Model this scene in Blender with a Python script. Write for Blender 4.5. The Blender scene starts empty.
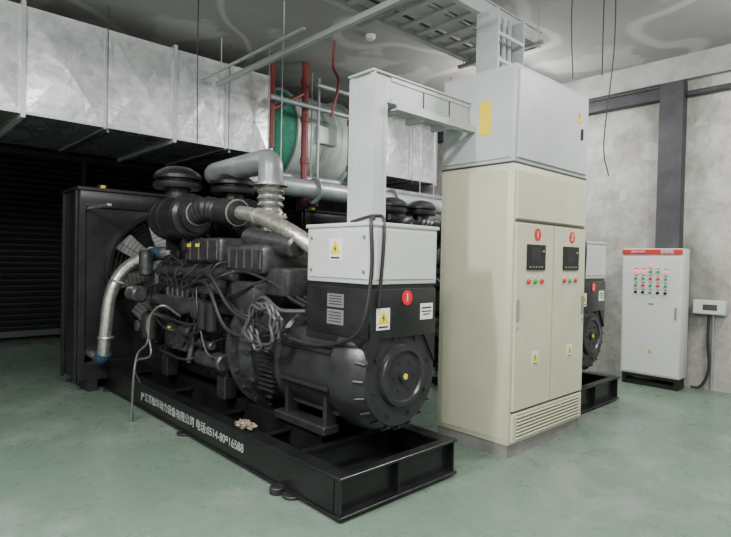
import bpy, bmesh, math, random
from mathutils import Vector, Matrix, Euler
random.seed(7)
scene=bpy.context.scene
COL=scene.collection
R=None
# ---------------------------------------------------------------- helpers
def root(name,loc=(0,0,0)):
    global R
    e=bpy.data.objects.new(name,None); e.location=loc; e.empty_display_size=.1
    COL.objects.link(e); R=e; return e
def noroot():
    global R; R=None
V=Vector
class B:
    def __init__(s): s.bm=bmesh.new()
    def _merge(s,bm):
        me=bpy.data.meshes.new('t'); bm.to_mesh(me); bm.free(); s.bm.from_mesh(me); bpy.data.meshes.remove(me)
    def box(s,lo,hi,bev=0.0,seg=1,rot=None):
        bm=bmesh.new(); bmesh.ops.create_cube(bm,size=1)
        lo=V(lo);hi=V(hi);c=(lo+hi)/2;d=hi-lo
        for v in bm.verts: v.co=V((v.co.x*d.x,v.co.y*d.y,v.co.z*d.z))
        if bev>0:
            bev=min(bev,min(abs(d.x),abs(d.y),abs(d.z))*.45)
            bmesh.ops.bevel(bm,geom=bm.edges[:],offset=bev,segments=seg,affect='EDGES',profile=.5)
        m=Matrix.Translation(c)
        if rot: m=m@Euler(rot).to_matrix().to_4x4()
        bm.transform(m); s._merge(bm); return s
    def lathe(s,o,ax,prof,seg=32):
        o=V(o);ax=V(ax).normalized()
        t=V((0,0,1)) if abs(ax.z)<.9 else V((1,0,0))
        a=ax.cross(t).normalized(); b=ax.cross(a)
        bm=s.bm; rings=[]
        for (h,r) in prof:
            c=o+ax*h
            if r<1e-5: rings.append([bm.verts.new(c)])
            else: rings.append([bm.verts.new(c+a*r*math.cos(2*math.pi*i/seg)+b*r*math.sin(2*math.pi*i/seg)) for i in range(seg)])
        nf=[]
        for k in range(len(rings)-1):
            p,q=rings[k],rings[k+1]
            for i in range(seg):
                j=(i+1)%seg
                if len(p)==1 and len(q)==1: continue
                if len(p)==1: nf.append(bm.faces.new((p[0],q[j],q[i])))
                elif len(q)==1: nf.append(bm.faces.new((p[i],p[j],q[0])))
                else: nf.append(bm.faces.new((p[i],p[j],q[j],q[i])))
        bmesh.ops.recalc_face_normals(bm,faces=nf)
        return s
    def cyl(s,p0,p1,r,r2=None,seg=20,ch=0.0):
        p0=V(p0);p1=V(p1);L=(p1-p0).length
        if r2 is None: r2=r
        if ch>0: pr=[(0,0),(0,r-ch),(ch,r),(L-ch,r2),(L,r2-ch),(L,0)]
        else: pr=[(0,0),(0,r),(L,r2),(L,0)]
        return s.lathe(p0,p1-p0,pr,seg)
    def ring(s,c,ax,R0,r,seg=32,n=8,tw=1.0):
        c=V(c);ax=V(ax).normalized()
        pr=[(r*math.sin(2*math.pi*k/n)*tw,R0+r*math.cos(2*math.pi*k/n)) for k in range(n+1)]
        return s.lathe(c,ax,pr,seg)
    def poly(s,pts,ext):
        bm=s.bm; ext=V(ext)
        a=[bm.verts.new(V(p)) for p in pts]; b=[bm.verts.new(V(p)+ext) for p in pts]
        f=[bm.faces.new(a),bm.faces.new(b[::-1])]
        n=len(a)
        for i in range(n): f.append(bm.faces.new((a[i],b[i],b[(i+1)%n],a[(i+1)%n])))
        bmesh.ops.recalc_face_normals(bm,faces=f); return s
    def sweep(s,pts,r,seg=10,mode='cat',rad=.1,res=6,corr=0.0):
        pts=[V(p) for p in pts]
        if mode=='cat' and len(pts)>2:
            P=[]; q=[pts[0]*2-pts[1]]+pts+[pts[-1]*2-pts[-2]]
            for i in range(1,len(q)-2):
                for k in range(res):
                    t=k/res
                    P.append(.5*((2*q[i])+(-q[i-1]+q[i+1])*t+(2*q[i-1]-5*q[i]+4*q[i+1]-q[i+2])*t*t+(-q[i-1]+3*q[i]-3*q[i+1]+q[i+2])*t**3))
            P.append(pts[-1])
        elif mode=='fil' and len(pts)>2:
            P=[pts[0]]
            for i in range(1,len(pts)-1):
                a,b,c=pts[i-1],pts[i],pts[i+1]
                d=min(rad,(a-b).length*.49,(c-b).length*.49)
                s0=b+(a-b).normalized()*d; s1=b+(c-b).normalized()*d
                for k in range(res+1):
                    t=k/res; P.append(s0*(1-t)**2+b*2*t*(1-t)+s1*t*t)
            P.append(pts[-1])
        else: P=pts
        if corr>0:
            Q=[]
            for i in range(len(P)-1):
                n=max(1,int((P[i+1]-P[i]).length/(r*.28)))
                for k in range(n): Q.append(P[i].lerp(P[i+1],k/n))
            Q.append(P[-1]); P=Q
        bm=s.bm; rings=[]; nf=[]
        t0=(P[1]-P[0]).normalized()
        up=V((0,0,1)) if abs(t0.z)<.9 else V((1,0,0))
        n=t0.cross(up).normalized()
        for i,p in enumerate(P):
            t=(P[min(i+1,len(P)-1)]-P[max(i-1,0)])
            if t.length<1e-6: t=t0
            t=t.normalized(); n=(n-t*n.dot(t)).normalized(); b=t.cross(n)
            rr=r*(1+corr*(i%2))
            rings.append([bm.verts.new(p+n*rr*math.cos(2*math.pi*k/seg)+b*rr*math.sin(2*math.pi*k/seg)) for k in range(seg)])
        for k in range(len(rings)-1):
            for i in range(seg):
                j=(i+1)%seg; nf.append(bm.faces.new((rings[k][i],rings[k][j],rings[k+1][j],rings[k+1][i])))
        nf.append(bm.faces.new(rings[0])); nf.append(bm.faces.new(rings[-1][::-1]))
        bmesh.ops.recalc_face_normals(bm,faces=nf); return s
    def bolts(s,c,ax,R0,n,r=.012,h=.015,ph=0):
        c=V(c);ax=V(ax).normalized(); t=V((0,0,1)) if abs(ax.z)<.9 else V((1,0,0))
        a=ax.cross(t).normalized(); b=ax.cross(a)
        for i in range(n):
            g=2*math.pi*i/n+ph; p=c+a*R0*math.cos(g)+b*R0*math.sin(g)
            s.cyl(p,p+ax*h,r,seg=6)
        return s
    def done(s,name,mat,smooth=True,ang=35):
        me=bpy.data.meshes.new(name); bm=s.bm
        if R is not None: bmesh.ops.translate(bm,vec=-V(R.location),verts=bm.verts[:])
        bm.to_mesh(me); bm.free(); me.materials.append(mat)
        if smooth and len(me.polygons):
            me.polygons.foreach_set('use_smooth',[True]*len(me.polygons))
            me.set_sharp_from_angle(angle=math.radians(ang))
        ob=bpy.data.objects.new(name,me); COL.objects.link(ob)
        if R is not None: ob.parent=R
        return ob
FR={'+X':(V((0,1,0)),V((1,0,0))),'-Y':(V((1,0,0)),V((0,-1,0))),'-X':(V((0,-1,0)),V((-1,0,0)))}
def plate(b,face,c,w,h,t=.004):
    u,n=FR[face]; c=V(c); z=V((0,0,1))
    b.poly([c-u*w/2-z*h/2,c+u*w/2-z*h/2,c+u*w/2+z*h/2,c-u*w/2+z*h/2],n*t)
def fpoly(b,face,c,pts,t=.004):
    u,n=FR[face]; c=V(c); z=V((0,0,1))
    b.poly([c+u*p[0]+z*p[1] for p in pts],n*t)
def text(name,body,c,face,size,mat,ext=.0008,rotz=0):
    cu=bpy.data.curves.new(name,'FONT'); cu.body=body; cu.size=size; cu.align_x='CENTER'; cu.align_y='CENTER'; cu.extrude=ext; cu.offset=size*.01
    ob=bpy.data.objects.new(name,cu); COL.objects.link(ob)
    bpy.context.view_layer.update()
    dg=bpy.context.evaluated_depsgraph_get()
    me=bpy.data.meshes.new_from_object(ob.evaluated_get(dg)); me.name=name
    bpy.data.objects.remove(ob)
    rot={'+X':(math.pi/2,0,math.pi/2),'-Y':(math.pi/2,0,0)}[face]
    m=Matrix.Translation(V(c)-(V(R.location) if R else V((0,0,0))))@Euler(rot).to_matrix().to_4x4()
    me.transform(m); me.materials.clear(); me.materials.append(mat)
    o=bpy.data.objects.new(name,me); COL.objects.link(o)
    if R: o.parent=R
    return o
# ---------------------------------------------------------------- materials
def sc(c,k): return (min(1,c[0]*k),min(1,c[1]*k),min(1,c[2]*k),1)
def M(name,c,rough=.5,metal=0,var=0,scale=4,bump=0,bscale=60,detail=4,coat=0):
    if name in bpy.data.materials: return bpy.data.materials[name]
    m=bpy.data.materials.new(name); m.use_nodes=True; nt=m.node_tree; p=nt.nodes['Principled BSDF']
    p.inputs['Base Color'].default_value=(*c,1); p.inputs['Roughness'].default_value=rough; p.inputs['Metallic'].default_value=metal
    if coat: p.inputs['Coat Weight'].default_value=coat
    tc=nt.nodes.new('ShaderNodeTexCoord')
    if var>0:
        n=nt.nodes.new('ShaderNodeTexNoise'); n.inputs['Scale'].default_value=scale; n.inputs['Detail'].default_value=detail; n.inputs['Roughness'].default_value=.6
        r=nt.nodes.new('ShaderNodeValToRGB'); r.color_ramp.elements[0].position=.3; r.color_ramp.elements[1].position=.7
        r.color_ramp.elements[0].color=sc(c,1-var); r.color_ramp.elements[1].color=sc(c,1+var*.6)
        nt.links.new(tc.outputs['Object'],n.inputs['Vector']); nt.links.new(n.outputs['Fac'],r.inputs['Fac']); nt.links.new(r.outputs['Color'],p.inputs['Base Color'])
    if bump>0:
        n2=nt.nodes.new('ShaderNodeTexNoise'); n2.inputs['Scale'].default_value=bscale; n2.inputs['Detail'].default_value=3
        bp=nt.nodes.new('ShaderNodeBump'); bp.inputs['Strength'].default_value=bump; bp.inputs['Distance'].default_value=.01
        nt.links.new(tc.outputs['Object'],n2.inputs['Vector']); nt.links.new(n2.outputs['Fac'],bp.inputs['Height']); nt.links.new(bp.outputs['Normal'],p.inputs['Normal'])
    return m
def ramp(nt,src,stops):
    r=nt.nodes.new('ShaderNodeValToRGB'); e=r.color_ramp.elements
    while len(e)<len(stops): e.new(.5)
    for i,(p,c) in enumerate(stops):
        e[i].position=p; e[i].color=(*c,1) if len(c)==3 else c
    nt.links.new(src,r.inputs['Fac']); return r.outputs['Color']
def noise(nt,vec,scale,detail=4,rough=.6,dist=0,sc3=None):
    if sc3:
        mp=nt.nodes.new('ShaderNodeMapping'); mp.inputs['Scale'].default_value=sc3; nt.links.new(vec,mp.inputs['Vector']); vec=mp.outputs['Vector']
    n=nt.nodes.new('ShaderNodeTexNoise'); n.inputs['Scale'].default_value=scale; n.inputs['Detail'].default_value=detail
    n.inputs['Roughness'].default_value=rough; n.inputs['Distortion'].default_value=dist
    nt.links.new(vec,n.inputs['Vector']); return n.outputs['Fac']
def mix(nt,f,a,b,mode='MIX'):
    m=nt.nodes.new('ShaderNodeMix'); m.data_type='RGBA'; m.blend_type=mode
    if isinstance(f,float): m.inputs[0].default_value=f
    else: nt.links.new(f,m.inputs[0])
    for k,x in ((6,a),(7,b)):
        if isinstance(x,tuple): m.inputs[k].default_value=(*x,1)
        else: nt.links.new(x,m.inputs[k])
    return m.outputs[2]
def base(name):
    m=bpy.data.materials.new(name); m.use_nodes=True; nt=m.node_tree; p=nt.nodes['Principled BSDF']
    g=nt.nodes.new('ShaderNodeNewGeometry'); return m,nt,p,g.outputs['Position']
W3=(1,1,1);K3=(0,0,0)
def floor_mat():
    m,nt,p,pos=base('painted_floor')
    green=ramp(nt,noise(nt,pos,1.1,5),[(.3,(.125,.182,.14)),(.7,(.15,.215,.17))])
    worn=ramp(nt,noise(nt,pos,.7,9,.7,.15),[(.50,K3),(.62,W3)])
    c=mix(nt,worn,green,(.215,.255,.222))
    fine=ramp(nt,noise(nt,pos,11,6,.75),[(.35,(.84,.84,.84)),(.65,(1.0,1.0,1.0))])
    c=mix(nt,1.0,c,fine,'MULTIPLY')
    st=ramp(nt,noise(nt,pos,2.2,7,.72,1.2),[(.60,K3),(.74,(.4,.4,.4))])
    c=mix(nt,st,c,(.09,.105,.088))
    nt.links.new(c,p.inputs['Base Color'])
    r=ramp(nt,noise(nt,pos,5,6,.7),[(.3,(.22,.22,.22)),(.7,(.4,.4,.4))]); nt.links.new(r,p.inputs['Roughness'])
    bp=nt.nodes.new('ShaderNodeBump'); bp.inputs['Strength'].default_value=.06; bp.inputs['Distance'].default_value=.006
    nt.links.new(noise(nt,pos,18,4),bp.inputs['Height']); nt.links.new(bp.outputs['Normal'],p.inputs['Normal'])
    return m
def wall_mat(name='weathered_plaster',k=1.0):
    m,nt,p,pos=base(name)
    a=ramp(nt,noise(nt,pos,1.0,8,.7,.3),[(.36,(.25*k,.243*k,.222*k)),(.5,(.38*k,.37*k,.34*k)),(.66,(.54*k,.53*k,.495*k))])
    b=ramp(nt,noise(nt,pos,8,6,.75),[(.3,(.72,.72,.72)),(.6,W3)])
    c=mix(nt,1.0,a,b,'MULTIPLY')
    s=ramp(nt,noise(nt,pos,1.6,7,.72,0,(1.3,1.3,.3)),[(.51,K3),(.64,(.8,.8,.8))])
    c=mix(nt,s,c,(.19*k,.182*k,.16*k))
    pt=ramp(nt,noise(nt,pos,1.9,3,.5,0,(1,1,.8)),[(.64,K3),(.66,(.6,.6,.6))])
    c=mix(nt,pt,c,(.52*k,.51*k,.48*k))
    nt.links.new(c,p.inputs['Base Color']); p.inputs['Roughness'].default_value=.85
    bp=nt.nodes.new('ShaderNodeBump'); bp.inputs['Strength'].default_value=.35; bp.inputs['Distance'].default_value=.02
    nt.links.new(noise(nt,pos,5,8,.7),bp.inputs['Height']); nt.links.new(bp.outputs['Normal'],p.inputs['Normal'])
    return m
def ceil_mat():
    m,nt,p,pos=base('patched_concrete_ceiling')
    a=ramp(nt,noise(nt,pos,1.3,7,.6),[(.3,(.27,.27,.26)),(.7,(.34,.34,.33))])
    n=noise(nt,pos,.4,2,.4,0)
    band=ramp(nt,n,[(.472,K3),(.48,(.8,.8,.8)),(.495,(.8,.8,.8)),(.503,K3)])
    blob=ramp(nt,noise(nt,pos,.6,8,.5),[(.60,K3),(.625,(.7,.7,.7))])
    f=mix(nt,1.0,band,blob,'LIGHTEN')
    c=mix(nt,f,a,(.50,.50,.485))
    nt.links.new(c,p.inputs['Base Color']); p.inputs['Roughness'].default_value=.9
    return m
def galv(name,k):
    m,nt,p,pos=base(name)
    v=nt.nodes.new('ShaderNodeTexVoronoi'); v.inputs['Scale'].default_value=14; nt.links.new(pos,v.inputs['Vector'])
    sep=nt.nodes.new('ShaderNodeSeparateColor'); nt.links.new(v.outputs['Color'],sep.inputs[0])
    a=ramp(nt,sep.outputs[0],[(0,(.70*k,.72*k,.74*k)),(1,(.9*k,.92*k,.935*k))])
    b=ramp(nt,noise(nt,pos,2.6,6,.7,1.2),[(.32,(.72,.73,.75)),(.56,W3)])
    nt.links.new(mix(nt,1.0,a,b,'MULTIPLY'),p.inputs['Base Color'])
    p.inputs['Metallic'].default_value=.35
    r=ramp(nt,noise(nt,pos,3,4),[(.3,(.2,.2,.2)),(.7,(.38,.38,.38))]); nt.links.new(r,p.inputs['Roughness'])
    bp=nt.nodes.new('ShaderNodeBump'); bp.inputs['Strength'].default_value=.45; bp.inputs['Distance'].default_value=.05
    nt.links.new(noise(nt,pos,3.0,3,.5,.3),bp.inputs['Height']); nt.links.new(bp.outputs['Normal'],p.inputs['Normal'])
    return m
FLOOR=floor_mat(); WALL=wall_mat(); WDARK=wall_mat('shaded_plaster',.08); CEIL=ceil_mat(); GALV=galv('galvanised_steel',1.0); GALVD=galv('shaded_galvanised_steel',.32)  # west wall plaster and duct underside steel: shade put into darker base colours
BLK=M('black_paint',(.022,.022,.024),.33,.15,.4,6,.08,40)
BLK2=M('engine_black',(.058,.058,.062),.31,.6,.5,9,.35,30)
BLK3=M('engine_charcoal',(.1,.1,.105),.35,.65,.45,12,.35,40)
RUB=M('rubber',(.016,.016,.016),.5)
SKM=M('skid_black',(.012,.012,.013),.28,0,.5,5,.05,20)
SIL=M('silver_pipe',(.72,.71,.68),.25,.85,.3,18,.25,25)
WRAP=M('exhaust_wrap',(.66,.63,.56),.34,.8,.4,22,.8,30)
HOSE=M('braided_hose',(.20,.20,.19),.4,.6,.3,30)
GRYP=M('grey_pipe_paint',(.34,.37,.39),.38,.35,.3,5,.1)
STEEL=M('steel',(.42,.42,.42),.4,.7,.2,20)
DSTEEL=M('dark_steel_line',(.12,.12,.125),.35,.8)
LG=M('light_grey_enamel',(.54,.57,.565),.42,0,.08,3)
LG2=M('grey_white_enamel',(.47,.50,.51),.42,0,.08,3)
TRAY=M('tray_grey',(.49,.52,.52),.42,.15,.12,4)
CRM=M('cream_enamel',(.545,.54,.40),.42,0,.08,2.5)
CRM2=M('cream_enamel_trim',(.49,.485,.36),.45)
GAP=M('shadow_gap',(.05,.05,.045),.7)
PLN=M('plinth_grey',(.22,.22,.21),.6,0,.3,6)
WHT=M('white_enamel',(.62,.64,.63),.4,0,.05,3)
RED=M('red_paint',(.62,.02,.02),.4)
REDP=M('red_pipe',(.2,.03,.027),.42,0,.3,8)
GRN=M('green_button',(.02,.35,.1),.4)
BLU=M('blue_silicone',(.03,.07,.13),.4)
GFLX=M('green_canvas',(.05,.28,.18),.8,0,.3,12,.4,30)
YEL=M('yellow_label',(.8,.6,.02),.5)
PAP=M('white_label',(.75,.75,.72),.5)
INK=M('black_ink',(.01,.01,.01),.6)
GLS=M('dark_screen',(.01,.012,.015),.12)
COLM=M('column_dark_paint',(.05,.052,.058),.6,0,.35,5)
CONC=M('concrete_beam',(.42,.42,.41),.9,0,.35,2.5,.3,10)
RAG=M('rag_cloth',(.2,.175,.12),.9,0,.45,25)
FANM=M('fan_blade_metal',(.45,.47,.45),.45,.4)
CORE=M('radiator_core',(.018,.018,.02),.6)
TXT=M('white_lettering',(.7,.7,.7),.5)
TXT2=M('stencil_lettering',(.36,.36,.36),.5)
def emis(name,c,s):
    m=bpy.data.materials.new(name); m.use_nodes=True; p=m.node_tree.nodes['Principled BSDF']
    p.inputs['Base Color'].default_value=(*c,1); p.inputs['Emission Color'].default_value=(*c,1); p.inputs['Emission Strength'].default_value=s; return m
REDL=emis('red_lamp',(1,.05,.03),3); TUBE=emis('fluorescent_tube',(1,.99,.97),8)

def warning(name,c,face,w=.1):
    b=B(); plate(b,face,c,w,w*1.15,.002); b.done(name+'_label',PAP,False)
    n=FR[face][1]; c=V(c)+n*.002
    b=B(); fpoly(b,face,c+V((0,0,w*.08)),[(-w*.42,-w*.3),(w*.42,-w*.3),(0,w*.42)],.002); b.done(name+'_triangle',YEL,False)
    c=c+n*.002; b=B(); k=w
    fpoly(b,face,c+V((0,0,w*.06)),[(k*.02,k*.22),(-k*.1,-k*.04),(0,-k*.04),(-k*.03,-k*.24),(k*.1,k*.02),(k*.01,k*.02)],.001)
    plate(b,face,c+V((0,0,-w*.42)),w*.7,w*.08,.001)
    b.done(name+'_bolt',INK,False)
def badge(name,c,face,r,body):
    n=FR[face][1]; b=B(); b.cyl(V(c),V(c)+n*.003,r,seg=28); b.done(name,RED)
    text(name+'_number',body,V(c)+n*.004,face,r*1.5,TXT)
# ================================================================= ROOM
noroot()
X0,X1,Y0,Y1,H=-10.5,3.2,-4.0,7.5,4.1
HC=4.09
B().box((X0-.2,Y0-.2,-.2),(X1+.2,Y1+.2,0)).done('floor',FLOOR,False)
B().box((X0-.2,Y0-.2,H),(X1+.2,Y1+.2,H+.2)).done('ceiling',CEIL,False)
B().box((X0-.2,Y1,0),(X1+.2,Y1+.2,H)).done('wall_north',WALL,False)
B().box((X0-.2,Y0-.2,0),(X1+.2,Y0,H)).done('wall_south',WALL,False)
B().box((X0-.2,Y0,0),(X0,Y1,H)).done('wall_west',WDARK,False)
B().box((X1,Y0,0),(X1+.2,Y1,H)).done('wall_east',WALL,False)
B().box((X0,Y1-.10,3.80),(X1,Y1,H)).done('trim_1',CONC,False)
root('steel_column',(-2.36,7.42,0))
b=B(); b.box((-2.51,7.36,0),(-2.21,7.5,.012)); b.box((-2.49,7.34,0),(-2.22,7.37,3.78)); b.box((-2.49,7.38,0),(-2.22,7.5,3.78)); b.done('shaft',COLM,False)
root('steel_beam',(-5.5,7.42,3.65))
b=B(); b.box((X0,7.38,3.611),(-2.5,7.5,3.734)); b.box((X0,7.35,3.735),(-2.5,7.5,3.76)); b.box((X0,7.35,3.59),(-2.5,7.5,3.61)); b.done('flanges',COLM,False)
root('wall_conduit',(0,7.42,3.6))
b=B(); b.cyl((-2.2,7.44,3.62),(X1,7.44,3.62),.035); b.done('pipe',COLM)
root('intake_louver',(-10.45,2.6,1.6))
b=B()
for y in (-.5,1.15,2.8,4.45,6.1): b.box((-10.49,y,0.2),(-10.36,y+.08,3.12))
b.box((-10.49,-.5,.1),(-10.36,6.18,.2)); b.box((-10.49,-.5,3.12),(-10.36,6.18,3.2))
b.done('frame',M('louver_frame',(.05,.058,.065),.5),False)
b=B()
for k in range(30): b.box((-10.47,-.45,.22+k*.097),(-10.40,6.1,.232+k*.097),rot=(0,.6,0))
b.done('blades',M('louver_blade',(.012,.014,.017),.5),False)
# ================================================================= GENERATOR SET
def generator(name):
    yc=2.62
    rt=root(name,(-4.5,yc,0))
    b=B()
    zb,zt=.02,.26; ye=3.02
    for y,s in ((1.97,1),(ye,-1)):
        y2=y+s*.014; y1=y+s*.002; b.box((-6.75,min(y1,y2),zb+.01),(-2.30,max(y1,y2),zt-.01),.002)
        ya_=y-s*.012; y3=y+s*.10
        for z in (zb,zt-.014): b.box((-6.76,min(ya_,y3),z),(-2.285,max(ya_,y3),z+.014),.002)
    for x in (-6.75,-5.9,-4.9,-3.95,-3.3,-2.85):
        b.box((x,1.985,zb+.016),(x+.012,ye-.015,zt-.018),.002)
        for z in (zb+.015,zt-.030): b.box((x,1.99,z),(x+.07,ye-.02,z+.012))
    b.box((-2.345,1.972,zb+.016),(-2.333,ye-.002,zt-.016),.002)
    for z in (zb+.001,zt-.015): b.box((-2.345,1.96,z-.002),(-2.27,ye+.01,z+.0165),.003)
    for y in (1.975,2.45,ye-.02): b.box((-2.335,y,zb+.017),(-2.285,y+.012,zt-.016))
    for y in (2.3,2.83): b.box((-6.7,y,.12),(-2.88,y+.07,.31),.004)
    for x in (-2.55,-3.5,-4.4,-5.4): b.box((x,1.987,zb+.015),(x+.01,2.06,zt-.016))
    b.done('skid_frame',SKM,True)
    b=B()
    for x in (-2.75,-4.3,-6.2):
        for y in (1.98,ye-.02):
            b.cyl((x,y,0),(x,y,.02),.07,seg=20,ch=.005)
    for y in (1.93,ye+.05): b.cyl((-2.85,y,0),(-2.85,y,.045),.05,seg=20,ch=.006)
    b.done('rubber_pads',RUB)
    text('company_lettering','JP 江苏恒华动力设备有限公司 电话:0514-80916588',(-4.30,1.970,.135),'-Y',.088,TXT2)
    b=B()
    rx0,rx1,ry0,ry1,rz=-6.9,-6.28,1.68,3.56,2.2
    for y in (ry0,ry1-.07): b.box((rx0,y,.2),(rx1,y+.07,rz),.008)
    b.box((rx0+.002,ry0+.002,rz-.2),(rx1+.004,ry1-.002,rz-.002),.02,2)
    b.box((rx0+.002,ry0+.002,.12),(rx1+.004,ry1-.002,.32),.01)
    b.box((rx0+.02,ry0+.05,.3),(rx0+.05,ry1-.05,rz-.18))
    b.box((rx0-.03,ry0-.03,rz-.02),(rx1+.03,ry1+.03,rz+.015),.004)
    for x in (rx0+.04,rx1-.1): b.box((x,ry0-.03,.1),(x+.06,ry0,rz-.02),.004)
    b.box((rx0,ry0+.1,0),(rx1,ry0+.2,.14)); b.box((rx0,ry1-.2,0),(rx1,ry1-.1,.14))
    b.cyl((-6.6,2.0,rz),(-6.6,2.0,rz+.09),.06,seg=20,ch=.01)
    for k in range(9): b.cyl((rx1-.03,ry0-.032,.3+k*.21),(rx1-.03,ry0-.042,.3+k*.21),.01,seg=6)
    b.done('radiator_frame',BLK,True)
    b=B(); b.box((-6.5,1.95,rz+.01),(-6.46,1.99,rz+.07)); b.done('radiator_cap',YEL)
    b=B(); b.box((rx0+.15,ry0+.07,.32),(rx0+.35,ry1-.07,rz-.2))
    for k in range(40): b.box((rx0+.35,ry0+.08,.34+k*.042),(rx0+.36,ry1-.08,.345+k*.042))
    b.done('radiator_core',CORE,False)
    b=B(); cx,cz,rr=rx1-.03,1.3,.66; seg=48
    bm=b.bm; inn=[];out=[]
    hw=(ry1-ry0)/2-.06; cy=(ry0+ry1)/2
    for i in range(seg):
        a=2*math.pi*i/seg; c_,s_=math.cos(a),math.sin(a)
        inn.append(bm.verts.new((cx,cy+rr*c_,cz+rr*s_)))
        k=min(hw/abs(c_) if abs(c_)>1e-6 else 9,(.72 if s_>0 else .98)/abs(s_) if abs(s_)>1e-6 else 9)
        out.append(bm.verts.new((cx,cy+k*c_,cz+k*s_)))
    for i in range(seg): bm.faces.new((inn[i],inn[(i+1)%seg],out[(i+1)%seg],out[i]))
    b.lathe((cx,cy,cz),(1,0,0),[(0,rr),(.12,rr),(.12,rr+.02),(0,rr+.02)],48)
    b.done('fan_shroud',BLK,True)
    b=B()
    for k in range(8):
        a=2*math.pi*k/8+.2
        d=V((0,math.cos(a),math.sin(a))); t=V((0,-math.sin(a),math.cos(a))); c=V((cx+.05,cy,cz))
        b.poly([c+d*.12-t*.05+V((.03,0,0)),c+d*.6-t*.11+V((.06,0,0)),c+d*.62+t*.09-V((.05,0,0)),c+d*.12+t*.05-V((.03,0,0))],(.006,0,0))
    b.cyl((cx-.02,cy,cz),(cx+.14,cy,cz),.13,seg=24,ch=.02)
    b.done('cooling_fan',FANM,True)
    b=B()
    for r_ in [.12+.045*i for i in range(14)]: b.ring((cx+.16,cy,cz),(1,0,0),r_,.003,seg=40,n=4)
    for k in range(12):
        a=2*math.pi*k/12; d=V((0,math.cos(a),math.sin(a))); c=V((cx+.163,cy,cz)); b.cyl(c+d*.1,c+d*.72,.004,seg=5)
    b.done('fan_guard',BLK,True)
    b=B(); b.cyl((-6.3,3.3,2.1),(-5.3,2.9,1.75),.016); b.box((-6.28,1.75,1.97),(-5.6,1.79,2.0),.005); b.done('stay_bars',SIL)
    b=B()
    b.box((-5.6,2.38,.33),(-4.0,2.86,.62),.06,3)
    b.box((-5.62,2.3,.6),(-3.98,2.94,1.16),.03,2)
    b.box((-5.66,2.24,1.0),(-3.96,3.0,1.22),.03,2)
    b.box((-5.75,2.22,.55),(-5.6,3.02,1.35),.05,3)
    b.cyl((-5.75,2.62,.7),(-5.9,2.62,.7),.17,seg=32,ch=.02)
    b.cyl((-5.75,2.62,1.3),(-6.12,2.62,1.3),.07,seg=24); b.cyl((-5.85,2.62,1.3),(-5.95,2.62,1.3),.14,seg=32,ch=.01)
    b.cyl((-5.75,2.3,1.15),(-5.93,2.3,1.15),.07,seg=24,ch=.01)
    for k in range(6):
        x=-5.55+k*.265; b.box((x,2.26,1.2),(x+.24,2.98,1.47),.02,2)
        b.box((x+.02,2.34,1.45),(x+.22,2.9,1.6),.04,3)
        b.cyl((x+.12,2.62,1.6),(x+.12,2.62,1.64),.03,seg=8)
        b.box((x+.01,2.27,.68),(x+.23,2.30,.96),.02,2)
        b.bolts((x+.12,2.27,.82),(0,-1,0),.1,6,.01,.012)
        for dz in (1.25,1.42): b.cyl((x+.04,2.26,dz),(x+.04,2.245,dz),.013,seg=6); b.cyl((x+.2,2.26,dz),(x+.2,2.245,dz),.013,seg=6)
    for k in range(14): b.box((-5.6+k*.12,2.285,.6),(-5.585+k*.12,2.31,1.0))
    b.done('engine_block',BLK2,True)
    b=B()
    b.lathe((-4.0,yc,.76),(1,0,0),[(0,0),(0,.40),(.05,.47),(.16,.5),(.2,.5),(.2,.53),(.24,.53),(.24,.46),(.36,.42),(.36,0)],48)
    b.bolts((-3.76,yc,.76),(1,0,0),.5,20,.013,.02)
    for k in range(12):
        a=2*math.pi*k/12; d=V((0,math.cos(a),math.sin(a))); c=V((-3.75,yc,.76)); b.box(c+d*.44-V((0,.012,.012)),c+d*.44+V((.12,.012,.012)))
    b.done('flywheel_housing',BLK3,True)
    b=B()
    b.lathe((-3.64,yc,.73),(1,0,0),[(0,0),(0,.38),(.04,.40),(.3,.40),(.32,.375),(.9,.375),(.92,.40),(1.02,.40),(1.06,.385),(1.16,.36),(1.20,.33),(1.20,.21),(1.235,.20),(1.24,.17),(1.225,.16),(1.225,0)],56)
    b.cyl((-2.42,yc,.73),(-2.40,yc,.73),.045,seg=24)
    b.bolts((-2.44,yc,.73),(1,0,0),.27,8,.012,.015,.3)
    b.bolts((-2.415,yc,.73),(1,0,0),.10,6,.009,.01)
    for k in range(9): b.box((-3.55,yc-.41,.5+k*.035),(-3.36,yc-.385,.515+k*.035))
    for y in (yc-.36,yc+.22): b.box((-3.4,y,.30),(-2.8,y+.14,.36),.008); b.box((-3.3,y+.03,.34),(-3.26,y+.12,.6)); b.box((-2.85,y+.03,.34),(-2.81,y+.12,.6))
    for a in (-.9,-.35,.35,.9,2.2,2.75,3.4,3.95):
        c=V((0,math.cos(a),math.sin(a)))*.385; b.box((-3.32,yc+c.y-.012,.73+c.z-.012),(-2.74,yc+c.y+.012,.73+c.z+.012))
    for k in range(20):
        a=2*math.pi*k/20; d=V((0,math.cos(a),math.sin(a))); p=V((-2.50,yc,.73))+d*.375
        b.cyl(p,p+V((.06,0,0))-d*.03,.009,seg=5)
    b.done('alternator_body',M('alternator_charcoal',(.036,.036,.039),.33,.3,.4,6,.1,40),True)
    b=B(); b.cyl((-2.399,yc,.73),(-2.396,yc,.73),.02,seg=20); b.done('hub_mark',YEL)
    b=B()
    for x in (-5.3,-4.15):
        for y,s in ((2.3,-1),(2.94,1)):
            b.box((x,min(y,y-s*-.12),.31),(x+.14,max(y,y+s*.12),.5),.01)
        b.box((x+.002,2.2,.45),(x+.138,3.04,.56),.01)
    b.done('engine_mounts',BLK,True)
    bx0,bx1,by0,by1=-3.08,-2.42,2.31,2.94
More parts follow.
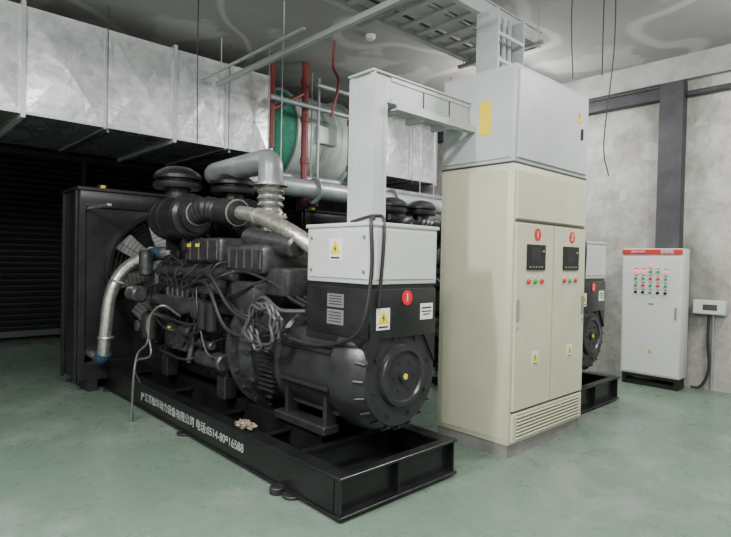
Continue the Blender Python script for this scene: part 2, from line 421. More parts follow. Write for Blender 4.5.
    b=B(); b.box((bx0+.01,by0+.01,1.305),(bx1-.01,by1-.01,1.345)); b.box((bx0,by0,.99),(bx1,by1,1.31),.006,2)
    b.box((bx0,by0,.86),(bx1-.021,by0+.02,.989)); b.box((bx0,by1-.02,.86),(bx1-.021,by1,.989))
    fpoly(b,'+X',(bx1-.02,yc,0),[(-.31,.80),(-.31,1.1),(.32,1.1),(.32,.80),(.2,1.0),(.1,1.05),(-.1,1.05),(-.2,1.0)],.018)
    b.done('terminal_box',BLK,True)
    b=B(); b.box((bx0,by0,1.34),(bx1,by1,1.72),.008,2); b.box((bx0-.012,by0-.012,1.71),(bx1+.012,by1+.012,1.735),.006,2)
    b.box((bx0+.03,by0-.008,1.37),(bx1-.03,by0+.002,1.69),.004); b.box((bx1-.002,by0+.03,1.37),(bx1+.008,by1-.03,1.69),.004)
    b.done('control_box',LG,True)
    b=B()
    for dx in (.06,.6): b.cyl((bx0+dx,by0-.008,1.42),(bx0+dx,by0-.016,1.42),.012); b.cyl((bx0+dx,by0-.008,1.64),(bx0+dx,by0-.016,1.64),.012)
    b.done('box_locks',STEEL)
    warning('hazard',(-2.76,by0-.009,1.56),'-Y',.13)
    warning('shock_hazard',(-2.419,2.42,1.12),'+X',.12)
    b=B(); plate(b,'+X',(bx1+.001,2.84,1.15),.13,.11,.002); b.done('data_label',PAP,False)
    b=B(); plate(b,'+X',(bx1+.0035,2.84,1.175),.1,.01,.001); plate(b,'+X',(bx1+.0035,2.84,1.15),.1,.008,.001); plate(b,'+X',(bx1+.0035,2.84,1.13),.07,.008,.001); b.done('data_label_print',INK,False)
    b=B(); plate(b,'-Y',(-2.76,by0-.001,1.22),.17,.09,.003); plate(b,'-Y',(-2.76,by0-.001,1.11),.17,.1,.003); b.done('nameplate',M('nameplate_metal',(.3,.3,.31),.4,.5),False)
    b=B(); 
    for k in range(4): plate(b,'-Y',(-2.76,by0-.0045,1.25-k*.018),.13,.005,.001)
    for k in range(4): plate(b,'-Y',(-2.76,by0-.0045,1.14-k*.02),.13,.005,.001)
    b.done('nameplate_print',INK,False)
    b=B()
    for (x,y) in ((-4.98,2.22),(-4.93,2.78)):
        b.cyl((x-.33,y,1.86),(x+.3,y,1.86),.205,seg=36,ch=.03)
        for dx in (-.25,-.1,.2): b.lathe((x+dx,y,1.86),(1,0,0),[(0,.2),(0,.214),(.03,.214),(.03,.2)],36)
        b.cyl((x+.3,y,1.86),(x+.34,y,1.86),.15,seg=30)
        b.cyl((x-.08,y,2.03),(x-.08,y,2.2),.115,seg=28)
        b.lathe((x-.08,y,2.14),(0,0,1),[(0,.13),(0,.215),(.02,.225),(.05,.225),(.065,.2),(.065,.17),(.085,.17),(.09,.225),(.12,.225),(.16,.19),(.2,.12),(.215,.05),(.215,0)],36)
        b.box((x-.2,y-.06,1.55),(x-.16,y+.06,1.7)); b.box((x+.15,y-.06,1.55),(x+.19,y+.06,1.7))
    b.sweep([(-5.3,2.22,1.86),(-5.45,2.25,1.8),(-5.5,2.45,1.7),(-5.4,2.5,1.6)],.1,seg=20,corr=.1)
    b.done('air_cleaners',BLK,True)
    b=B(); b.sweep([(-4.66,2.22,1.88),(-4.5,2.24,1.92),(-4.36,2.3,1.9),(-4.1,2.35,1.87)],.1,seg=20,corr=.12)
    b.sweep([(-4.6,2.78,1.86),(-4.45,2.8,1.84),(-4.4,2.82,1.7)],.09,seg=20,corr=.12)
    b.done('rubber_bellows',RUB)
    b=B(); b.sweep([(-4.12,2.35,1.875),(-3.95,2.37,1.85),(-3.72,2.38,1.80),(-3.4,2.42,1.68),(-3.15,2.55,1.5)],.062,seg=18,corr=.03)
    b.done('wrapped_charge_pipe',WRAP)
    b=B()
    for p in ((-4.13,2.345,1.875),(-4.62,2.22,1.885),(-3.85,2.375,1.832)): b.ring(p,(1,0,-.1),.11 if p[0]<-4.0 else .066,.008,seg=24,n=6,tw=1.6)
    b.done('hose_clamps',STEEL)
    b=B()
    b.ring((-4.35,2.76,1.68),(0,1,0),.1,.065,seg=32,n=16); b.cyl((-4.35,2.62,1.68),(-4.35,2.95,1.68),.09,seg=24,ch=.01)
    b.ring((-4.35,2.60,1.68),(0,1,0),.085,.05,seg=32,n=14)
    b.cyl((-5.5,2.9,1.42),(-4.2,2.9,1.42),.07,seg=18,ch=.01)
    for k in range(6): b.cyl((-5.43+k*.265,2.75,1.36),(-5.43+k*.265,2.9,1.42),.05,seg=14)
    b.cyl((-4.35,2.88,1.42),(-4.35,2.78,1.64),.07)
    b.done('turbocharger',M('cast_iron',(.1,.09,.08),.5,.5,.4,14,.4))
    b=B(); b.cyl((-4.3,2.76,1.72),(-4.28,2.76,1.88),.085,seg=24); b.sweep([(-4.27,2.76,1.88),(-4.27,2.76,2.17)],.105,seg=28,mode='lin',corr=.2)
    b.lathe((-4.27,2.76,1.86),(0,0,1),[(0,0),(0,.16),(.025,.16),(.025,.1)],28); b.lathe((-4.27,2.76,2.16),(0,0,1),[(0,.1),(0,.16),(.025,.16),(.025,.1)],28)
    b.bolts((-4.27,2.76,1.885),(0,0,1),.14,8,.01,.02)
    b.done('exhaust_bellows',SIL)
    b=B()
    b.box((-5.2,2.1,.98),(-4.5,2.24,1.12),.02,2); b.cyl((-5.42,2.17,1.05),(-5.2,2.17,1.05),.06,seg=20,ch=.01); b.box((-4.5,2.09,.95),(-4.3,2.24,1.13),.03,3)
    for k in range(6): b.cyl((-5.13+k*.11,2.17,1.12),(-5.13+k*.11,2.17,1.19),.022,seg=10)
    b.cyl((-4.42,2.17,.62),(-3.98,2.17,.62),.075,seg=24,ch=.015); b.cyl((-4.35,2.12,.75),(-4.1,2.12,.75),.035,seg=16,ch=.01)
    b.box((-5.1,2.12,.62),(-4.62,2.27,.86),.03,2)
    b.bolts((-4.86,2.12,.74),(0,-1,0),.1,8,.01,.012)
    b.cyl((-5.6,2.28,1.34),(-4.0,2.28,1.34),.06,seg=18,ch=.01)
    b.box((-4.9,2.22,1.44),(-4.2,2.46,1.66),.03,3); b.box((-4.15,2.24,1.36),(-3.55,2.95,1.6),.05,3)
    for k in range(4): b.box((-4.85+k*.17,2.205,1.46),(-4.74+k*.17,2.225,1.64),.008)
    for k in range(5): b.box((-4.1+k*.12,2.225,1.4),(-4.05+k*.12,2.245,1.56),.006)
    b.cyl((-4.0,2.38,1.66),(-3.35,2.42,1.58),.09,seg=24,ch=.02)
    b.box((-3.7,2.3,1.2),(-3.3,2.75,1.42),.03,2)
    b.cyl((-5.65,2.15,1.28),(-5.65,2.15,1.55),.07,seg=20,ch=.02)
    b.cyl((-5.75,2.05,1.1),(-5.5,2.05,1.1),.085,seg=24,ch=.02)
    b.box((-3.98,2.2,1.05),(-3.62,2.5,1.3),.03,2)
    b.box((-4.45,2.08,1.18),(-4.1,2.24,1.3),.02,2); b.bolts((-4.28,2.08,1.24),(0,-1,0),.09,6,.01,.012)
    b.cyl((-5.55,2.12,.78),(-5.55,2.02,.78),.06,seg=20,ch=.01); b.cyl((-4.55,2.12,.55),(-4.55,2.2,.9),.03,seg=12)
    b.done('fuel_and_starter_gear',BLK3,True)
    b=B()
    for x in (-5.42,-5.28): b.cyl((x,2.08,.66),(x,2.08,.92),.055,seg=20,ch=.015)
    for x in (-4.2,-4.05): b.cyl((x,2.08,.88),(x,2.08,1.12),.05,seg=20,ch=.012)
    b.done('filters',BLK,True)
    b=B()
    for k in range(6):
        x=-5.13+k*.11; x2=-5.43+k*.265
        b.sweep([(x,2.17,1.19),(x,2.15,1.26),((x+x2)/2,2.14,1.3+.02*(k%3)),(x2,2.2,1.4),(x2,2.3,1.47)],.006,seg=6)
    b.sweep([(-5.55,2.12,.95),(-5.3,2.06,.96),(-5.0,2.07,.93),(-4.5,2.08,.9),(-4.1,2.12,.95)],.01,seg=8)
    b.sweep([(-5.6,2.3,1.45),(-5.2,2.22,1.5),(-4.9,2.2,1.42)],.012,seg=8)
    b.done('injector_lines',DSTEEL)
    b=B(); rnd=random.Random(3)
    for k in range(16):
        x=-5.5+rnd.random()*1.2; z=.6+rnd.random()*.8; x2=x+.3+rnd.random()*.6; z2=.6+rnd.random()*.85; y=2.05+rnd.random()*.15
        b.sweep([(x,2.28,z),(x+.05,y,z-.05),((x+x2)/2,y-.03,(z+z2)/2-.12*rnd.random()),(x2-.05,y,z2-.04),(x2,2.28,z2)],.007+.007*rnd.random(),seg=7)
    for k in range(9):
        y=2.3+k*.07; b.sweep([(-4.0,y,1.3),(-3.85,y-.05,1.38+.02*k),(-3.5,y,1.3),(-3.3,y+.02,1.2),(-3.08,y,1.15)],.014,seg=7)
    b.done('wiring_harness',RUB)
    b=B(); b.box((-4.79,2.198,1.58),(-4.72,2.204,1.61)); b.box((-4.62,2.198,1.58),(-4.55,2.204,1.61)); b.box((-5.0,2.113,.8),(-4.93,2.119,.83)); b.done('caution_labels',YEL,False)
    b=B(); b.sweep([(-5.55,2.4,1.52),(-5.8,2.25,1.5),(-5.97,2.05,1.34),(-6.0,1.92,1.08),(-5.99,1.87,.7),(-6.04,1.86,.42),(-6.3,1.9,.34)],.064,seg=20,corr=.02)
    b.done('coolant_pipe',SIL)
    b=B(); b.sweep([(-5.66,2.35,1.52),(-5.72,2.31,1.515),(-5.8,2.25,1.5)],.074,seg=20); b.done('silicone_coupling_upper',BLU)
    b=B(); b.sweep([(-6.015,1.862,.46),(-6.05,1.86,.41),(-6.12,1.865,.38)],.074,seg=20); b.done('silicone_coupling_lower',BLU)
    b=B()
    for p,a in (((-5.78,2.265,1.505),(1,-.6,0)),((-5.985,1.98,1.2),(0,.4,1)),((-5.99,1.87,.62),(0,0,1))): b.ring(p,a,.074,.008,seg=24,n=6,tw=1.6)
    b.done('coolant_pipe_clamps',STEEL)
    b=B()
    b.sweep([(-4.7,2.1,.95),(-4.72,1.95,1.05),(-4.82,1.88,.95),(-4.83,1.86,.72),(-4.95,1.82,.6),(-4.93,1.78,.4),(-4.92,1.76,.02)],.011,seg=10)
    b.sweep([(-5.0,2.1,.9),(-4.98,1.95,.95),(-4.9,1.88,.85),(-4.75,1.86,.62),(-4.9,1.8,.55),(-5.05,1.84,.42),(-5.1,1.9,.3)],.009,seg=10)
    b.cyl((-4.92,1.76,0),(-4.92,1.76,.08),.018)
    b.done('drain_hoses',HOSE)
    b=B()
    pts=[]
    for k in range(100):
        a=k*.36; rr=.15+.025*math.sin(k*1.7); pts.append((-3.30+rr*math.cos(a)*1.1,2.13-.0008*k,1.0+rr*math.sin(a)))
    b.sweep(pts,.012,seg=7,res=2)
    b.sweep([(-3.6,2.2,1.15),(-3.4,2.16,1.2),(-3.25,2.2,1.12),(-3.08,2.3,1.12)],.016,seg=8)
    b.done('coiled_cable',M('cable_grey',(.06,.06,.06),.4))
    b=B()
    b.sweep([(-4.4,2.08,1.25),(-4.0,2.02,1.35),(-3.7,2.05,1.1),(-3.4,2.12,1.0),(-3.1,2.2,.93),(-2.8,2.26,.92),(-2.45,2.24,1.05),(-2.40,2.29,1.4),(-2.42,2.30,1.74),(-2.5,2.4,1.76)],.013,seg=8)
    b.sweep([(-4.6,2.08,1.2),(-4.1,2.04,1.28),(-3.8,2.06,.95),(-3.5,2.15,.9),(-3.2,2.25,.98)],.016,seg=8)
    b.sweep([(-2.7,2.38,1.745),(-2.5,2.42,1.78),(-2.405,2.4,1.7),(-2.40,2.36,1.2)],.012,seg=8)
    b.done('control_cables',RUB)
    return rt
g1=generator('diesel_generator_set')
kids=[o for o in g1.children]
g2=bpy.data.objects.new('diesel_generator_set.001',None); g2.location=V(g1.location)+V((-.12,3.07,0)); COL.objects.link(g2)
for o in kids:
    n=bpy.data.objects.new(o.name,o.data); n.parent=g2; n.location=o.location; COL.objects.link(n)
R=g1; badge('number_badge',(-2.418,2.64,1.25),'+X',.05,'1')
R=g2; badge('number_badge_b',(-2.538,5.71,1.25),'+X',.05,'2')
R=None
root('rag',(-3.45,2.05,.27))
bm=bmesh.new(); bmesh.ops.create_icosphere(bm,subdivisions=4,radius=1)
from mathutils import noise as mn
for v in bm.verts:
    k=.75+.5*mn.noise(v.co*2.3)+.25*mn.noise(v.co*6); v.co=V((v.co.x*.12*k,v.co.y*.06*k,max(0,v.co.z*.035*k+.018)))
    v.co+=V((-3.42,2.03,.262))
b=B(); b.bm=bm; b.done('cloth',RAG)
# ================================================================= SWITCHGEAR CABINET
root('switchgear_cabinet',(-2.58,4.17,0))
cx0,cx1,cy0,cy1=-2.90,-2.21,3.57,4.77
b=B(); b.box((cx0+.01,cy0+.01,0),(cx1-.01,cy1-.01,.1)); b.done('plinth',PLN,False)
b=B(); b.box((cx0,cy0,.1),(cx1,cy1,2.25),.008,2); b.done('body',CRM)
b=B()
b.box((cx1,cy0+.03,1.83),(cx1+.018,cy1-.03,2.20),.005)
b.box((cx1,cy0+.03,.36),(cx1+.02,cy0+.592,1.80),.005); b.box((cx1,cy0+.608,.36),(cx1+.02,cy1-.03,1.80),.005)
b.box((cx1,cy0+.03,.12),(cx1+.018,cy1-.03,.34),.004)
b.box((cx0+.05,cy0-.004,.14),(cx1-.05,cy0+.002,2.2),.002)
b.done('doors',CRM)
b=B()
for z in (.35,1.815): b.box((cx1,cy0+.03,z-.006),(cx1+.004,cy1-.03,z+.006))
b.box((cx1,cy0+.592,.36),(cx1+.003,cy0+.608,1.8)); b.done('door_gaps',GAP,False)
b=B()
for k in range(7): b.box((cx1+.016,cy0+.08,.145+k*.027),(cx1+.03,cy1-.08,.152+k*.027),rot=(0,.5,0))
b.done('vent_louvers',CRM2,False)
b=B()
for k in range(7): b.box((cx1+.0175,cy0+.09,.155+k*.027),(cx1+.0195,cy1-.09,.162+k*.027))
b.done('vent_slots',M('vent_shade',(.2,.19,.14),.7),False)
for i,yy in enumerate((3.88,4.46)):
    s=str(i+1)
    badge('badge_'+s,(cx1+.02,yy+.02,1.72),'+X',.05,s)
    b=B(); plate(b,'+X',(cx1+.02,yy,1.54),.27,.2,.012); b.done('controller_bezel_'+s,INK,False)
    b=B(); plate(b,'+X',(cx1+.032,yy-.02,1.56),.15,.11,.002); b.done('controller_screen_'+s,GLS,False)
    b=B()
    for k in range(5): plate(b,'+X',(cx1+.032,yy-.1+k*.045,1.465),.02,.012,.003)
    plate(b,'+X',(cx1+.032,yy+.1,1.59),.03,.015,.003)
    b.done('controller_keys_'+s,STEEL,False)
    for k,m in enumerate((RED,GRN,RED)):
        b=B(); y=yy-.11+k*.1; b.cyl((cx1+.02,y,1.35),(cx1+.04,y,1.35),.019,seg=18,ch=.004); b.done(f'button_{s}_{k+1}',m)
        b=B(); plate(b,'+X',(cx1+.02,y,1.39),.05,.014,.002); b.done(f'button_tag_{s}_{k+1}',PAP,False)
    warning('hazard_'+s,(cx1+.021,yy+.02,.74),'+X',.1)
    b=B(); yk=cy0+.05 if i==0 else cy1-.08
    b.box((cx1+.02,yk,1.05),(cx1+.035,yk+.02,1.22),.006); b.cyl((cx1+.02,yk+.01,1.0),(cx1+.03,yk+.01,1.0),.01); b.done('latch_'+s,STEEL)
b=B(); b.box((cx0,cy0,2.262),(cx1,cy1,3.0),.01,2); b.box((cx0+.02,cy0+.02,2.25),(cx1-.02,cy1-.02,2.262))
b.done('bus_box',LG2)
b=B(); b.box((cx1,cy0+.03,2.29),(cx1+.016,cy1-.03,2.97),.005)
b.box((cx0+.03,cy0-.01,2.29),(cx1-.03,cy0,2.97),.004); b.done('bus_box_doors',LG2)
b=B(); b.box((cx0-.0,cy0-.002,2.25),(cx1+.002,cy1,2.262)); b.done('bus_box_gap',GAP,False)
b=B(); fpoly(b,'+X',(cx1+.017,4.56,2.77),[(-.05,-.04),(.05,-.04),(0,.06)],.003); plate(b,'-Y',(-2.47,cy0-.011,2.62),.11,.26,.003); b.done('hazard_yellow',YEL,False)
b=B(); b.box((cx1+.016,4.60,2.58),(cx1+.03,4.63,2.68),.005); fpoly(b,'+X',(cx1+.02,4.56,2.775),[(.006,.03),(-.015,0),(0,0),(-.006,-.03),(.014,.004),(.002,.004)],.001); b.done('bus_box_latch',INK,True)
# ================================================================= CABLE TRUNKING
root('cable_trunking',(-2.72,3.0,2.7))
b=B(); x0,x1=-2.85,-2.63; ya=2.50; yb=3.555; zt=2.76; zl=2.58
b.box((x0,ya,1.745),(x1,ya+.13,zt),.004)
b.box((x0-.02,ya-.008,1.745),(x0+.03,ya,zt)); b.box((x1-.03,ya-.008,1.745),(x1+.02,ya,zt))
b.box((x1,ya+.005,1.745),(x1+.008,ya+.03,zt-.2)); b.box((x1,ya+.10,1.745),(x1+.008,ya+.125,zt-.2))
b.box((x0,ya+.131,zl),(x1,yb,zt-.001),.004)
b.box((x0-.02,ya-.025,zt),(x1+.02,yb,zt+.014),.003)
b.box((x1+.001,ya+.16,zl-.055),(x1+.07,yb,zl-.045)); b.box((x1+.06,ya+.16,zl-.045),(x1+.07,yb,zl-.01))
for y in (2.75,3.05,3.35): b.box((x0,y,zl-.044),(x1+.055,y+.04,zl-.001))
b.box((x1,ya+.16,zl),(x1+.008,yb,zl+.03)); b.box((x1,ya+.16,zt-.03),(x1+.008,yb,zt-.001))
b.done('channel',TRAY,True)
b=B()
for y in (3.0,3.3): b.box((x1+.0005,y,zl+.03),(x1+.006,y+.006,zt-.03))
b.done('joint_gaps',GAP,False)
# ================================================================= OVERHEAD CABLE LADDER
root('cable_ladder',(-3.2,3,3.7))
ye=4.95
b=B()
for x in (-3.57,-2.82): b.box((x,.5,3.666),(x+.015,ye,3.794)); b.box((x-.02,.5,3.655),(x+.035,ye,3.665)); b.box((x-.02,.5,3.795),(x+.035,ye,3.805))
y=.6
while y<ye-.1: b.box((-3.555,y,3.68),(-2.82,y+.06,3.70)); y+=.22
b.box((-3.3,.5,3.70),(-3.1,ye,3.72)); b.box((-3.5,.5,3.703),(-3.4,ye,3.71)); b.box((-3.58,ye,3.66),(-2.80,ye+.012,3.80))
b.box((-3.02,.5,3.70),(-2.9,ye,3.712))
b.done('rails',TRAY,False)
b=B()
for i in range(5): b.sweep([(-3.45+i*.13,.5,3.735),(-3.44+i*.13,3,3.74),(-3.46+i*.13,4.9,3.735)],.024,seg=8)
b.done('power_cables',M('cable_jacket',(.10,.10,.10),.5))
b=B()
for y in (1.5,3.3,4.8):
    for x in (-3.64,-2.74): b.cyl((x,y,3.62),(x,y,HC),.007,seg=8)
    b.box((-3.7,y-.02,3.62),(-2.68,y+.02,3.654))
b.done('hangers',STEEL,False)
b=B()
for y in (3.9,4.3): b.box((-2.82,y,3.01),(-2.60,y+.015,3.65))
for z in (3.2,3.42): b.box((-2.615,3.916,z),(-2.6,4.3,z+.03)); b.box((-2.82,3.916,z),(-2.805,4.3,z+.03))
for i in range(4): b.cyl((-2.71,3.97+i*.09,3.01),(-2.71,3.97+i*.09,3.66),.02,seg=10)
b.done('drop_ladder',TRAY,False)
root('strut_channel',(-4.2,3.2,3.5))
b=B(); b.box((-6.0,3.08,3.54),(-2.3,3.13,3.59)); b.box((-6.0,2.9,3.57),(-4.0,2.93,3.59))
for x in (-5.9,-4.6,-2.5): b.cyl((x,3.1,3.58),(x,3.1,HC),.007,seg=8)
b.done('strut',TRAY,False)
for i,p in enumerate(([(-2.12,4.25,HC),(-2.14,4.27,3.5),(-2.13,4.3,3.03)],[(-2.05,4.9,HC),(-2.06,4.92,3.4),(-2.12,4.9,2.6),(-2.09,4.95,2.3)],[(-2.02,4.6,HC),(-2.03,4.62,3.5),(-2.02,4.6,3.1)],[(-4.3,2.05,HC),(-4.32,2.05,3.3),(-4.3,2.05,2.45)])):
    root('hanging_wire',p[1]); b=B(); b.sweep(p,.005,seg=6); b.done('wire',RUB)
# ================================================================= VENTILATION DUCT
def duct(name,ys):
    ya,yb=ys[0],ys[-1]
    root(name,(-6.9,(ya+yb)/2,3.37))
    x1,x0,z0,z1=-6.1,-7.9,2.84,3.88
    b=B(); bm=b.bm
    b.box((x0,ya,z0),(x1,yb,z1))
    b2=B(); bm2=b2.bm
    seams=[]
    for a,c in zip(ys[:-1],ys[1:]):
        n=max(1,round((c-a)/.75)); L=(c-a)/n
        for k in range(n):
            if k: seams.append(a+k*L)
            p,q=a+k*L+.03,a+(k+1)*L-.03
            for face in ('f','b'):
                if face=='f': T=bm; cs=[(x1+.001,p,z0+.03),(x1+.001,q,z0+.03),(x1+.001,q,z1-.03),(x1+.001,p,z1-.03)]; m=(x1+.05,(p+q)/2,(z0+z1)/2)
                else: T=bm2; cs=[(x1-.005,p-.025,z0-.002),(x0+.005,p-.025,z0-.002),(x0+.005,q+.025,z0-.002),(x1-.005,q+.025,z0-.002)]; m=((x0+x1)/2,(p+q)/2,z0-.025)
                vs=[T.verts.new(v) for v in cs]; mv=T.verts.new(m); nf=[]
                for i in range(4): nf.append(T.faces.new((vs[i],vs[(i+1)%4],mv)))
                for f in nf:
                    f.normal_update()
                    if (face=='f' and f.normal.x<0) or (face=='b' and f.normal.z>0): f.normal_flip()
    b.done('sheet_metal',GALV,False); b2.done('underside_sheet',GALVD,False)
    b=B()
    for y in ys:
        b.box((x0-.04,y-.018,z0-.04),(x1+.035,y+.018,z0-.003)); b.box((x0-.04,y-.018,z1+.003),(x1+.035,y+.018,z1+.035))
        b.box((x1+.003,y-.018,z0-.003),(x1+.035,y+.018,z1+.003)); b.box((x0-.04,y-.018,z0-.003),(x0-.003,y+.018,z1+.003))
    for y in seams: b.box((x1+.003,y-.01,z0),(x1+.014,y+.01,z1)); b.box((x0,y-.01,z0-.014),(x1,y+.01,z0-.003))
    b.box((x1+.003,ya,z0-.002),(x1+.012,yb,z0+.02)); 
    b.done('flanges',M('flange_steel',(.6,.62,.63),.4,.3),False)
    b=B()
    for a,c in zip(ys[:-1],ys[1:]):
        y=(a+c)/2
        b.box((x0-.1,y-.015,z0-.07),(x1+.1,y+.015,z0-.04))
        for x in (x0-.07,x1+.08): b.cyl((x,y,z0-.06),(x,y,HC),.005,seg=8)
    b.done('hanger_bars',DSTEEL,False)
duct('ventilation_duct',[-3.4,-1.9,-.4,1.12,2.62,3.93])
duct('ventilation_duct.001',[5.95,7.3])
root('axial_fan',(-6.85,4.95,3.3))
fx,fz=-6.85,3.3
b=B(); b.lathe((fx,4.42,fz),(0,1,0),[(0,.55),(0,.70),(.03,.70),(.03,.65),(.5,.65),(.5,.67),(.53,.67),(.53,.65),(1.05,.65),(1.05,.70),(1.08,.70),(1.08,.55)],56)
b.box((fx+.60,4.75,fz-.15),(fx+.72,5.1,fz+.1),.01); b.bolts((fx,4.45,fz),(0,1,0),.675,24,.01,.02)
b.done('casing',M('fan_casing',(.58,.66,.62),.42,.1,.15,4))
b=B(); b.lathe((fx,3.98,fz),(0,1,0),[(0,.75),(.1,.72),(.2,.68),(.3,.66),(.43,.66)],56); b.done('flexible_collar_south',GFLX)
b=B(); b.lathe((fx,5.5,fz),(0,1,0),[(0,.66),(.1,.66),(.25,.68),(.42,.75)],56); b.done('flexible_collar_north',GFLX)
b=B()
for y in (4.6,5.3):
    b.box((fx-.8,y-.025,fz-.78),(fx+.8,y+.025,fz-.72))
    for x in (fx-.75,fx+.75): b.cyl((x,y,fz-.78),(x,y,HC),.01,seg=8)
b.done('hanger_frame',STEEL,False)
# ================================================================= PIPES
root('exhaust_pipe',(-5.0,3.2,2.36))
b=B(); b.sweep([(-4.27,2.76,2.187),(-4.27,2.76,2.40),(-5.5,2.76,2.38),(-5.5,7.45,2.34)],.115,seg=24,mode='fil',rad=.22,res=8)
for y in (4.2,5.6): b.lathe((-5.5,y,2.36),(0,1,0),[(0,.11),(0,.165),(.02,.165),(.02,.11)],28)
b.done('insulated_pipe',GRYP)
b=B()
for y in (3.6,5.0,6.4): b.cyl((-5.64,y,2.2),(-5.64,y,HC),.006,seg=8); b.cyl((-5.36,y,2.2),(-5.36,y,HC),.006,seg=8); b.box((-5.7,y-.02,2.18),(-5.3,y+.02,2.21))
b.done('pipe_hangers',STEEL,False)
root('water_pipe',(-5.98,5,2.6))
b=B(); b.sweep([(-5.98,3.75,0),(-5.98,3.75,2.58),(-5.98,7.45,2.58)],.048,seg=16,mode='fil',rad=.15); b.done('pipe',GRYP)
root('fire_sprinkler_pipe',(-5.8,4.4,3.2))
b=B()
b.cyl((-5.85,4.30,2.2),(-5.85,4.30,HC),.045,seg=18); b.cyl((-5.85,5.12,2.2),(-5.85,5.12,3.85),.045,seg=18); b.cyl((-5.9,3.82,2.9),(-5.9,3.82,HC),.032,seg=14)
for z in (2.75,3.3,3.8): b.cyl((-5.85,4.30,z),(-5.85,4.30,z+.09),.058,seg=18,ch=.01)
for z in (2.75,3.4): b.cyl((-5.85,5.12,z),(-5.85,5.12,z+.09),.058,seg=18,ch=.01)
b.sweep([(-5.9,3.82,3.4),(-5.85,4.3,3.7)],.03,mode='lin')
b.sweep([(-5.0,4.1,HC),(-5.05,4.12,3.8),(-4.98,4.15,3.6),(-5.05,4.1,3.2)],.018,seg=10)
b.done('risers',REDP)
b=B(); b.cyl((-5.75,5.28,2.2),(-5.75,5.28,HC),.055,seg=18); b.cyl((-5.76,3.7,3.5),(-5.76,5.3,3.5),.035,seg=14); b.cyl((-5.6,4.3,3.75),(-5.6,7.4,3.75),.03,seg=14); b.cyl((-5.75,4.45,2.2),(-5.75,4.45,3.9),.02,seg=12); b.done('grey_risers',GRYP)
root('fire_alarm_box',(-5.0,6.1,2.85))
b=B(); b.box((-4.85,6.0,2.68),(-4.75,6.14,2.82),.01); b.cyl((-4.8,6.06,2.82),(-4.8,6.06,HC),.012); b.done('housing',RED)
for i,(x,y) in enumerate(((-4.6,4.3),(-3.6,1.6))):
    root('smoke_detector',(x,y,4.08)); b=B(); b.lathe((x,y,4.1),(0,0,-1),[(0,0),(0,.06),(.02,.06),(.05,.045),(.06,0)],24); b.done('detector_body',WHT)
# ================================================================= CONTROL CABINET (north wall)
root('pump_control_cabinet',(-2.41,7.2,0))
qx0,qx1,qy0,qy1=-2.77,-2.09,7.06,7.335
b=B(); b.box((qx0+.02,qy0+.02,0),(qx0+.06,qy1-.02,.14)); b.box((qx1-.06,qy0+.02,0),(qx1-.02,qy1-.02,.14)); b.box((qx0+.021,qy0+.021,.1),(qx1-.021,qy0+.05,.139)); b.box((qx0+.021,qy0+.04,0),(qx1-.021,qy1-.021,.05)); b.done('stand',INK,False)
b=B(); b.box((qx0,qy0,.14),(qx1,qy1,1.70),.008,2); b.box((qx0+.02,qy0-.014,.16),(qx1-.02,qy0,1.60),.005); b.done('body',WHT)
b=B(); b.box((qx0-.004,qy0-.018,1.63),(qx1+.004,qy0,1.69),.003); b.done('header',RED)
text('header_text','控制柜',(-2.25,qy0-.02,1.66),'-Y',.05,TXT); text('header_text_left','ENN UNIT',(-2.58,qy0-.02,1.66),'-Y',.035,TXT)
cols={'r':REDL,'g':GRN,'R':RED,'k':INK}
rows=['--r--','rrggr','ggRRg','gRgRg','kkgkk']
gb={}
for j,rw in enumerate(rows):
    for i,ch in enumerate(rw):
        if ch=='-': continue
        gb.setdefault(ch,B()).cyl((-2.60+i*.085,qy0-.014,1.50-j*.085),(-2.60+i*.085,qy0-.032,1.50-j*.085),.018,seg=14)
for k,v in gb.items(): v.done('indicator_'+{'r':'red_lit','g':'green','R':'red','k':'black'}[k],cols[k])
b=B()
for j in range(1,5):
    for i in range(5): plate(b,'-Y',(-2.60+i*.085,qy0-.014,1.535-j*.085),.035,.01,.001)
b.done('indicator_tags',INK,False)
b=B(); b.box((qx1-.06,qy0-.03,.85),(qx1-.04,qy0-.014,1.0),.005); plate(b,'-Y',(-2.42,qy0-.014,1.02),.06,.02,.001); b.done('latch',STEEL)
warning('hazard',(-2.42,qy0-.014,.45),'-Y',.06)
root('junction_box',(-1.93,7.45,1.0))
b=B(); b.box((-2.06,7.38,.92),(-1.72,7.5,1.09),.008,2); b.box((-2.05,7.372,.93),(-1.73,7.38,1.08),.003); b.done('housing',LG)
b=B(); b.box((-1.95,7.369,.97),(-1.8,7.372,1.04)); b.done('housing_panel',GAP,False)
b=B(); b.sweep([(-1.9,7.44,.92),(-1.9,7.43,.6),(-1.88,7.42,.25),(-1.95,7.38,.05),(-2.05,7.36,.03)],.016,seg=8); b.done('cables',RUB)
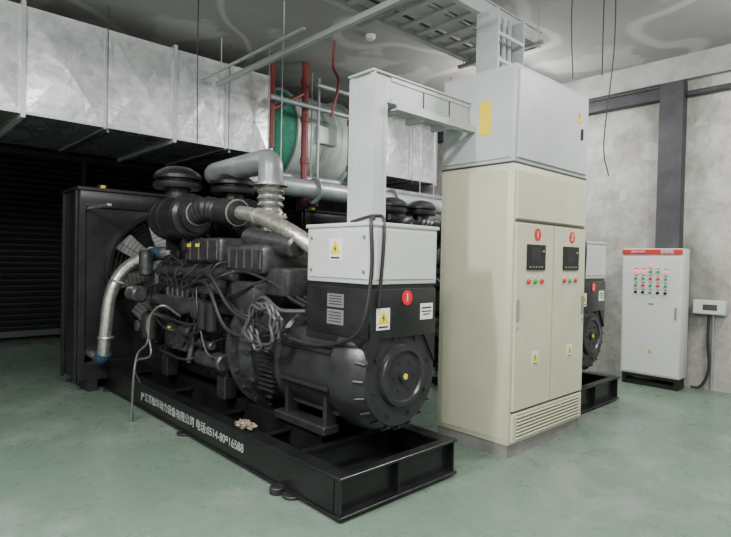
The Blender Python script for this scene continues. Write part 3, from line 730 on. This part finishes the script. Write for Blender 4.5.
b=B(); b.sweep([(-1.86,7.47,.92),(-1.86,7.47,.5),(-1.86,7.47,0)],.014,seg=8); b.done('conduit',GRYP)
# ================================================================= LIGHTS
def lamp(x,y,e,z=3.9,L=1.3):
    root('fluorescent_light',(x,y,z))
    b=B(); b.box((x-.09,y-L/2,z+.03),(x+.09,y+L/2,z+.09),.01); b.cyl((x,y,z+.09),(x,y,HC),.01)
    b.done('fixture',WHT)
    b=B(); b.cyl((x-.04,y-L/2+.03,z+.012),(x-.04,y+L/2-.03,z+.012),.013); b.cyl((x+.04,y-L/2+.03,z+.012),(x+.04,y+L/2-.03,z+.012),.013); b.done('tubes',TUBE)
    d=bpy.data.lights.new('tube_glow','AREA'); d.shape='RECTANGLE'; d.size=.16; d.size_y=L; d.energy=e*.55; d.color=(1,.995,.97)
    o=bpy.data.objects.new('tube_glow',d); o.location=(0,0,-.01); o.parent=R; COL.objects.link(o)
    for k in (-1,1):
        d=bpy.data.lights.new('tube_spill','POINT'); d.energy=e*.3; d.shadow_soft_size=.09; d.color=(1,.995,.97)
        o=bpy.data.objects.new('tube_spill',d); o.location=(0,k*L*.3,-.14); o.parent=R; COL.objects.link(o)
lamp(-1.0,.8,215); lamp(-.6,5.7,160); lamp(1.2,-1.5,190); lamp(1.2,3.0,115); lamp(-2.6,-1.4,390); lamp(-4.0,6.25,140,z=3.72,L=1.0)  # last lamp is added, hidden behind the bus box, to brighten the fan drum
w=bpy.data.worlds.new('World'); scene.world=w; w.use_nodes=True
w.node_tree.nodes['Background'].inputs[0].default_value=(.5,.52,.55,1); w.node_tree.nodes['Background'].inputs[1].default_value=.15
# ================================================================= CAMERA
cam=bpy.data.cameras.new('camera'); cam.sensor_width=36; cam.lens=26.5; cam.clip_start=.05
co=bpy.data.objects.new('camera',cam); COL.objects.link(co)
m=Matrix.Rotation(math.radians(46.97),4,'Z')@Matrix.Rotation(math.radians(89.0),4,'X')@Matrix.Rotation(.02,4,'Z')
co.matrix_world=Matrix.Translation((0,0,1.5))@m
scene.camera=co
